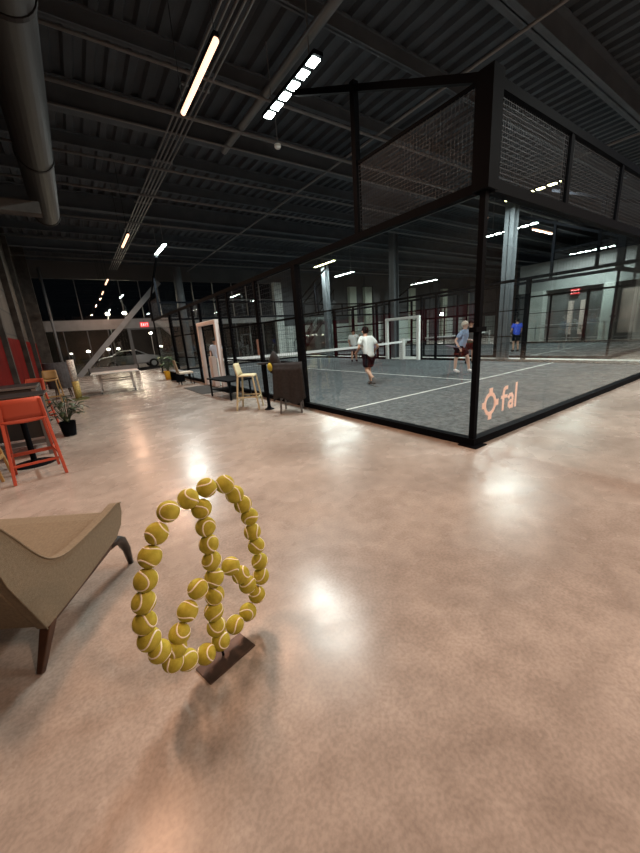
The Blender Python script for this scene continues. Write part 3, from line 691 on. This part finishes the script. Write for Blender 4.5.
# draped stool with coat, near left end of glass
t = stool('grey bar stool under the dark coat beside the first court post', M_steel, (3.62, 6.35, 0), R(-40), top=.98, w=.42, dpt=.40)
bm = B(); rz = R(-40); g = []
NX, NZ = 12, 14
def coat_pt(u, v):
    x = (-.30+.60*u)*(1+.12*v); z = 1.06-.78*v*(1-.10*math.sin(u*7)); y = -.28-.05*v+.02*math.sin(u*16)*v
    if v < .08: y = -.24
    return (x, y, z)
for i in range(NX+1): g.append([bm.verts.new(coat_pt(i/NX, j/NZ)) for j in range(NZ+1)])
for i in range(NX):
    for j in range(NZ): bm.faces.new((g[i][j], g[i+1][j], g[i+1][j+1], g[i][j+1]))
o = obj('draped_coat', bm, M_fabricg, None, True, (3.62, 6.35, 0)); o.rotation_euler = (0, 0, rz); sd = o.modifiers.new('s', 'SOLIDIFY'); sd.thickness = .02
tag(o, 'charcoal coat hanging over the back of the grey stool by the glass', 'coat')
t = thing('backpack', 'dark bag with yellow patch standing up behind the draped coat', 'bag', (3.42, 6.62, .80), R(-40))
bm = B(); bmesh.ops.create_uvsphere(bm, u_segments=14, v_segments=10, radius=1); [setattr(v, 'co', Vector((v.co.x*.12*(1.15-.55*v.co.z), v.co.y*.09, v.co.z*.25+.25))) for v in bm.verts]; obj('bag_body', bm, M_fabricg, t, True)
bm = B(); bmesh.ops.create_uvsphere(bm, u_segments=10, v_segments=8, radius=1); [setattr(v, 'co', Vector((v.co.x*.06-.09, v.co.y*.05-.06, v.co.z*.09+.17))) for v in bm.verts]; obj('yellow_patch', bm, mat('yellow_cloth', (.5, .42, .05), .8), t, True)
o = obj('notice_board', bx((4.16, 8.68, 1.12), (4.19, 9.0, 1.55)), mat('blush_card', (.6, .45, .40), .7)); tag(o, 'small blush notice card on the glass right of the gate', 'notice'); 
# kick around: small logs
# stairs far behind, seen through the glass
t = thing('staircase', 'dark steel staircase with handrail rising left of the yellowish led bar', 'staircase', (16.6, 26.3, 0))
st = mat('stair_steel', (.14, .16, .17), .5)
for s in (0, 1.0):
    bm = B(); bar(bm, (-.9, -s, .1), (3.0, -s, 4.3), .05, .28); obj('stringer', bm, st, t)
    bm = B(); bar(bm, (-.9, -s, 1.1), (3.0, -s, 5.3), .05)
    for k in range(5): x = -.9+k*.95; bar(bm, (x, -s, .2+k*1.02), (x, -s, 1.1+k*1.02), .04)
    obj('handrail', bm, M_black, t)
for k in range(20): x = -.8+k*.195; obj('tread', bx((x, -1.0, .2+k*.21), (x+.26, 0, .235+k*.21)), st, t)

# wall flood in the deep hall
t = thing('wall_floodlight', 'small glaring white wall light left of the running player', 'wall light', (36.4, YE-.5, 2.9))
obj('flood_housing', bx((-.25, 0, -.18), (.25, .15, .18)), M_black, t); obj('flood_lens', bx((-.22, -.02, -.15), (.22, 0, .15)), mat('lens_glow', (1, 1, 1), .3, emit=(.95, 1, 1), estr=60), t)
obj('bracket', bx((-.04, .15, -.04), (.04, .48, .04)), M_black, t)

# barrier wall of benches in the deep hall between court two and the end wall
for i, (x, lab) in enumerate(((24, 'low grey bench far behind the nets, left one'), (30, 'low grey bench far behind the nets, middle one'), (40, 'low grey bench far behind the nets, right one'))):
    t = thing('bench', lab, 'bench', (x, 25.2, 0))
    obj('seat', bx((-1.1, -.25, .42), (1.1, .25, .48)), M_steel, t)
    for s in (-1, 1): obj('leg', bx((s*.9-.04, -.2, 0), (s*.9+.04, .2, .42)), M_black, t)
# railing in front of the block
t = thing('guard_railing', 'pale handrail in front of the dark lower wall of the grey block', 'railing', (27.3, 0, 0))
for y in (12, 10, 8, 6, 4): obj('rail_post', bx((-.03, y-.03, 0), (.03, y+.03, 1.1)), M_alu, t)
obj('rail_bar', bx((-.03, 4, 1.1), (.03, 12, 1.15)), M_alu, t); obj('rail_bar', bx((-.02, 4, .2), (.02, 12, .24)), M_alu, t)
leafy('leafy plant in a grey pot behind the pale handrail', (27.75, 9.2, 0), M_steel, .2, .4, 24, .5, .3)

# ================================================================== STREET
t = thing('parked_car', 'silver car parked outside beyond the dark doorway', 'car', (3.6, 31.6, -.03))
M_car = mat('silver_paint', (.45, .46, .48), .3, .6); M_tyre = mat('tyre', (.015, .015, .015), .9)
prof = [(-2.3, .35), (-2.3, .8), (-2.1, .98), (-1.35, 1.05), (-.75, 1.40), (.35, 1.44), (1.15, 1.02), (2.0, .88), (2.3, .7), (2.32, .35)]
bm = B(); prism(bm, [(x, -.85, z) for x, z in prof], (0, 0, 0), (0, 1.7, 0)); bevel(obj('car_body', bm, M_car, t), .06, 3)
gp = [(-1.2, 1.04), (-.72, 1.34), (.32, 1.38), (.95, 1.04)]
for y in (-.86, .86): bm = B(); prism(bm, [(x, y-.005, z) for x, z in gp], (0, 0, 0), (0, .01, 0)); obj('side_window', bm, mat('car_glass', (.01, .01, .012), .1), t)
for x in (-1.45, 1.45):
    for y in (-.86, .86):
        bm = B(); tube(bm, [(x, y-.1, .33), (x, y+.1, .33)], .33, 24); wv = obj('wheel', bm, M_tyre, t); bm = B(); tube(bm, [(x, y-.105, .33), (x, y+.105, .33)], .2, 16); obj('rim', bm, M_alu, wv)
for y in (-.6, .6): obj('headlamp', bx((2.26, y-.15, .62), (2.33, y+.15, .76)), mat('lamp_clear', (.7, .7, .7), .2), t)
def outdoor_lamp(x, y, z, label, s=.12, e=40, col=(1, .9, .75)):
    t = thing('outdoor_lamp', label, 'street lamp', (x, y, -.03), 0)
    bm = B(); tube(bm, [(0, 0, 0), (0, 0, z-s*.6)], .05, 8); obj('lamp_pole', bm, M_steel, t)
    bm = B(); lathe(bm, [(s*.5, z-s*.6), (s, z-.3*s), (s, z+.3*s), (s*.4, z+s*.7)], 14); obj('lamp_head', bm, mat('lamp_glow_%d' % e, (1, .95, .85), .4, emit=col, estr=e), t, True); return t
lt = bpy.data.lights.new('street_light', 'POINT'); lt.energy = 900; lt.color = (1, .82, .62); lt.shadow_soft_size = .3
def lit(t, z): o = bpy.data.objects.new('street_light', lt); COL.objects.link(o); o.parent = t; o.location = (0, -.6, z)
outdoor_lamp(6.8, 40, 2.95, 'street lamp seen through the top of the dark doorway')
for i, (x, z, s) in enumerate(((-.3, 1.45, .1), (1.0, 1.55, .16), (2.1, 1.62, .22), (2.6, 1.62, .15), (3.4, 1.6, .14))):
    if i in (1, 4): pass
    outdoor_lamp(x, 38, z, ['leftmost low added light left of the brace', 'low added light just left of the brace', 'widest low added light behind the glass', 'low added light next to the widest one', 'low added light nearest the doorway'][i], s, 22, (1, .92, .8))  # low lamps added for reflected strings of light glowing in the glass
for x, z, lab in ((4.75, 4.95, 'tall street lamp above the transom, right one'), (3.3, 4.9, 'tall street lamp above the transom, left one')):
    lit(outdoor_lamp(x, 40, z, lab, .2, 40), z)

# ================================================================== PEOPLE
def skin_obj(name, verts, edges, radii, m, parent, sub=2, root=0):
    me = bpy.data.meshes.new(name); me.from_pydata([Vector(v) for v in verts], edges, []); me.materials.append(m)
    o = bpy.data.objects.new(name, me); COL.objects.link(o); o.parent = parent
    sk = o.modifiers.new('skin', 'SKIN'); sk.use_smooth_shade = True
    sv = me.skin_vertices[0].data if len(me.skin_vertices) else None
    for i, r in enumerate(radii):
        rr = r if isinstance(r, tuple) else (r, r); sv[i].radius = rr; sv[i].use_root = (i == root)
    subsurf(o, sub); return o
def lerp(a, b, t): return tuple(Vector(a).lerp(Vector(b), t))
def person(label, loc, rz, J, m_skin, m_shirt, m_short, m_hair, m_shoe, racket=None, tilt=0):
    """J: joints in local metres, person faces +y"""
    t = thing('person', label, 'person', loc, rz)
    V = []; E = []; Rr = []
    def add(p, r, par=None):
        V.append(p); Rr.append(r); i = len(V)-1
        if par is not None: E.append((par, i))
        return i
    pel = add(J['pelvis'], (.145, .11)); wst = add(lerp(J['pelvis'], J['chest'], .5), (.125, .095), pel); che = add(J['chest'], (.15, .11), wst)
    nk = add(J['neck'], .055, che); hd0 = add(lerp(J['neck'], J['head'], .45), .062, nk); hd = add(J['head'], (.078, .095), hd0); top = add(tuple(Vector(J['head'])+Vector((0, 0, .075))), .06, hd)
    fw = Vector(J.get('face', (0, 1, 0))); add(tuple(Vector(J['head'])+fw*.105+Vector((0, 0, -.01))), .012, hd)
    for s in ('l', 'r'):
        sh = add(J['sh_'+s], .055, che); a = add(lerp(J['sh_'+s], J['el_'+s], .5), .046, sh); el = add(J['el_'+s], .038, a); b = add(lerp(J['el_'+s], J['ha_'+s], .45), .036, el); wr = add(J['ha_'+s], .025, b)
        d = (Vector(J['ha_'+s])-Vector(J['el_'+s])).normalized(); q = d.cross(Vector((0, 0, 1)))
        q = q.normalized() if q.length > .1 else Vector((0, 1, 0)); pm = add(tuple(Vector(J['ha_'+s])+d*.06), (.035, .018), wr)
        hip = add(J['hip_'+s], .088, pel); th = add(lerp(J['hip_'+s], J['kn_'+s], .5), .078, hip); kn = add(J['kn_'+s], .055, th); cf = add(lerp(J['kn_'+s], J['an_'+s], .35), .056, kn); an = add(J['an_'+s], .036, cf)
        add(J['to_'+s], .032, an)
    body = skin_obj('body', V, E, Rr, m_skin, t)
    for s in ('l', 'r'):                                   # five bent fingers per hand
        d = (Vector(J['ha_'+s])-Vector(J['el_'+s])).normalized(); q = d.cross(Vector((0, 0, 1))); q = q.normalized() if q.length > .1 else Vector((0, 1, 0)); u = q.cross(d)
        base = Vector(J['ha_'+s])+d*.075
        fb = B()
        for k, ln in enumerate((.07, .078, .074, .058)):
            o0 = base+q*(-.026+k*.0175); tube(fb, [o0-d*.02, o0+d*ln*.5, o0+d*ln*.8-u*.02, o0+d*ln*.85-u*.04], [.009, .009, .008, .006], 6)
        o0 = Vector(J['ha_'+s])+d*.03-q*.03; tube(fb, [o0, o0-q*.03+d*.02, o0-q*.035+d*.05], [.011, .01, .007], 6)
        obj('fingers', fb, m_skin, body, True)
    # shirt
    V2 = [lerp(J['pelvis'], J['chest'], -.38), lerp(J['pelvis'], J['chest'], .5), J['chest'], lerp(J['chest'], J['neck'], .62)]
    E2 = [(0, 1), (1, 2), (2, 3)]; R2 = [(.185, .15), (.185, .148), (.20, .155), (.085, .08)]
    for s in ('l', 'r'):
        i = len(V2); V2 += [J['sh_'+s], lerp(J['sh_'+s], J['el_'+s], .75)]; E2 += [(2, i), (i, i+1)]; R2 += [.082, .074]
    skin_obj('shirt', V2, E2, R2, m_shirt, body, 2, 1)
    V3 = [tuple(Vector(J['pelvis'])+Vector((0, 0, .03)))]; E3 = []; R3 = [(.175, .142)]
    for s in ('l', 'r'):
        i = len(V3); V3 += [J['hip_'+s], lerp(J['hip_'+s], J['kn_'+s], .85)]; E3 += [(0, i), (i, i+1)]; R3 += [.125, .125]
    skin_obj('shorts', V3, E3, R3, m_short, body, 2, 0)
    for s in ('l', 'r'):
        a = Vector(J['an_'+s]); b = Vector(J['to_'+s]); d = (b-a).normalized()
        skin_obj('shoe', [tuple(a-d*.05+Vector((0, 0, -.01))), tuple(a.lerp(b, .5)), tuple(b+d*.03)], [(0, 1), (1, 2)], [.052, .05, .042], m_shoe, body, 2, 1)
    hb = B(); bmesh.ops.create_uvsphere(hb, u_segments=18, v_segments=12, radius=1); hc = Vector(J['head'])+Vector((0, 0, .03))-fw*.018
    dl = [v for v in hb.verts if (v.co.z < -.15 and v.co.dot(fw) > -.1) or v.co.z < -.75]; bmesh.ops.delete(hb, geom=dl, context='VERTS')
    for v in hb.verts: v.co = hc+Vector((v.co.x*.098, v.co.y*.112, v.co.z*.12))
    obj('hair', hb, m_hair, body, True)
    eb = B(); side = fw.cross(Vector((0, 0, 1))).normalized()
    for s in (-1, 1):
        c = Vector(J['head'])+side*s*.088+Vector((0, 0, -.01)); tube(eb, [c-side*s*.01, c+side*s*.012], [.026, .02], 8)
    obj('ears', eb, m_skin, body, True)
    fb = B()
    for s in (-1, 1):
        c = Vector(J['head'])+side*s*.032+fw*.088+Vector((0, 0, .008)); tube(fb, [c, c+fw*.008], [.01, .007], 8)
    c = Vector(J['head'])+fw*.085+Vector((0, 0, -.055)); bar(fb, c-side*.022, c+side*.022, .012, .008)
    obj('eyes_and_mouth', fb, M_hair, body)
    if racket:
        h0 = Vector(racket[0]); d = Vector(racket[1]).normalized(); rt = B(); tube(rt, [h0-d*.04, h0+d*.16], .015, 8)
        q = Vector(racket[2]).normalized(); u = d.cross(q).normalized(); c = h0+d*.31; N = 24
        for kk, (ra, rb) in enumerate(((.15, .13),)):
            a = [rt.verts.new(c+d*ra*math.cos(2*PI*k/N)+u*rb*math.sin(2*PI*k/N)+q*.018) for k in range(N)]; b = [rt.verts.new(v.co-q*.036) for v in a]
            rt.faces.new(a); rt.faces.new(b[::-1])
            for k in range(N): rt.faces.new((a[k], b[k], b[(k+1) % N], a[(k+1) % N]))
        o = obj('padel_racket', rt, mat('racket', (.12, .10, .14), .4), None); o.matrix_world = Matrix.Translation(loc) @ Matrix.Rotation(rz, 4, 'Z'); return t, o
    return t, None
def std(k=1.0):
    J = dict(pelvis=(0, 0, .94), chest=(0, .02, 1.28), neck=(0, .02, 1.47), head=(0, .03, 1.60), sh_l=(-.19, .01, 1.40), sh_r=(.19, .01, 1.40), el_l=(-.27, -.02, 1.13), el_r=(.27, -.02, 1.13),
             ha_l=(-.24, .16, .95), ha_r=(.24, .16, .95), hip_l=(-.09, 0, .88), hip_r=(.09, 0, .88), kn_l=(-.11, .03, .48), kn_r=(.11, .03, .48), an_l=(-.12, -.02, .075), an_r=(.12, -.02, .075), to_l=(-.13, .13, .045), to_r=(.13, .13, .045))
    return {a: tuple(c*k for c in b) for a, b in J.items()}
M_sh = mat('white_shirt', (.72, .78, .78), .8); M_blk = mat('black_cloth', (.010, .012, .017), .9, spec=.05)
# direction away from the camera at man 1
az = math.atan2(7.5, 6.9)-PI/2
J = std(.97); J.update(pelvis=(.02, 0, .90), chest=(-.03, .07, 1.23), neck=(-.01, .12, 1.42), head=(.0, .16, 1.545), el_l=(-.33, .0, 1.10), ha_l=(-.27, .2, .98), el_r=(.30, -.05, 1.10), ha_r=(.36, .16, 1.02),
    sh_l=(-.21, .07, 1.36), sh_r=(.16, .06, 1.35), hip_l=(-.08, 0, .84), hip_r=(.10, 0, .84), kn_l=(-.08, .02, .46), an_l=(-.10, -.34, .24), to_l=(-.12, -.40, .12), kn_r=(.10, .16, .46), an_r=(.10, .06, .085), to_r=(.11, .21, .05))
_, rk = person('player in white shirt and black shorts seen from behind on the near court', (6.9, 7.45, .014), az+R(35), J, M_skin, M_sh, M_blk, M_hair, mat('dark_shoe', (.05, .055, .06), .6), ((.40, .2, .99), (.5, .8, .3), (0, 0, 1)))
tag(rk, 'dark padel racket in the right hand of the player in white', 'racket')
# man 2 running to the right, torso upright, leaning
az2 = math.atan2(6.7, 10.4)-PI/2
J = std(.97); J.update(pelvis=(0, 0, .88), chest=(.0, .10, 1.20), neck=(0, .12, 1.38), head=(0, .13, 1.51), sh_l=(-.17, .10, 1.32), sh_r=(.17, .12, 1.32), el_l=(-.26, .02, 1.06), ha_l=(-.30, .27, 1.02), el_r=(.28, -.05, 1.06), ha_r=(.34, .12, .85),
    hip_l=(-.08, 0, .82), hip_r=(.08, 0, .82), kn_l=(-.1, .20, .50), an_l=(-.1, .26, .10), to_l=(-.1, .42, .05), kn_r=(.1, -.10, .46), an_r=(.1, -.12, .11), to_r=(.12, .02, .05))
_, rk = person('player in light blue shirt, dark shorts and white shoes running beside the corner post', (10.3, 6.75, .014), az2-R(115), J, M_skin2, mat('blue_shirt', (.30, .42, .62), .8), M_blk, M_grayhair, mat('white_shoe', (.75, .78, .8), .6), ((.36, .16, .84), (.2, -.7, .15), (0, 0, 1)))
tag(rk, 'dark padel racket carried by the player in light blue', 'racket')
J = std(.97)
person('person in royal blue shirt and black shorts on the second court', (18.7, 9.1, .014), az2+R(20), J, M_skin, mat('royal_shirt', (.03, .08, .62), .8), M_blk, M_hair, M_blk)
J = std(.98); J.update(el_l=(-.3, .05, 1.15), ha_l=(-.2, .25, 1.2))
person('person in pale shirt and dark hair behind the padded gate post', (5.2, 15.6, .014), R(150), J, M_skin, mat('pale_shirt', (.5, .58, .7), .8), M_blk, M_hair, M_blk)
J = std(.97)
person('player in dark clothes half hidden behind the glass corner post', (13.0, 8.1, .014), R(120), J, M_skin, mat('teal_dark', (.05, .08, .08), .8), M_blk, M_hair, M_blk)
J = std(.97); J.update(el_l=(-.34, .1, 1.2), ha_l=(-.3, .3, 1.35))
person('distant player in pale grey just left of the man in white', (12.35, 14.5, .014), R(150), J, M_skin, M_sh, mat('grey_cloth', (.1, .1, .11), .8), M_hair, M_blk)
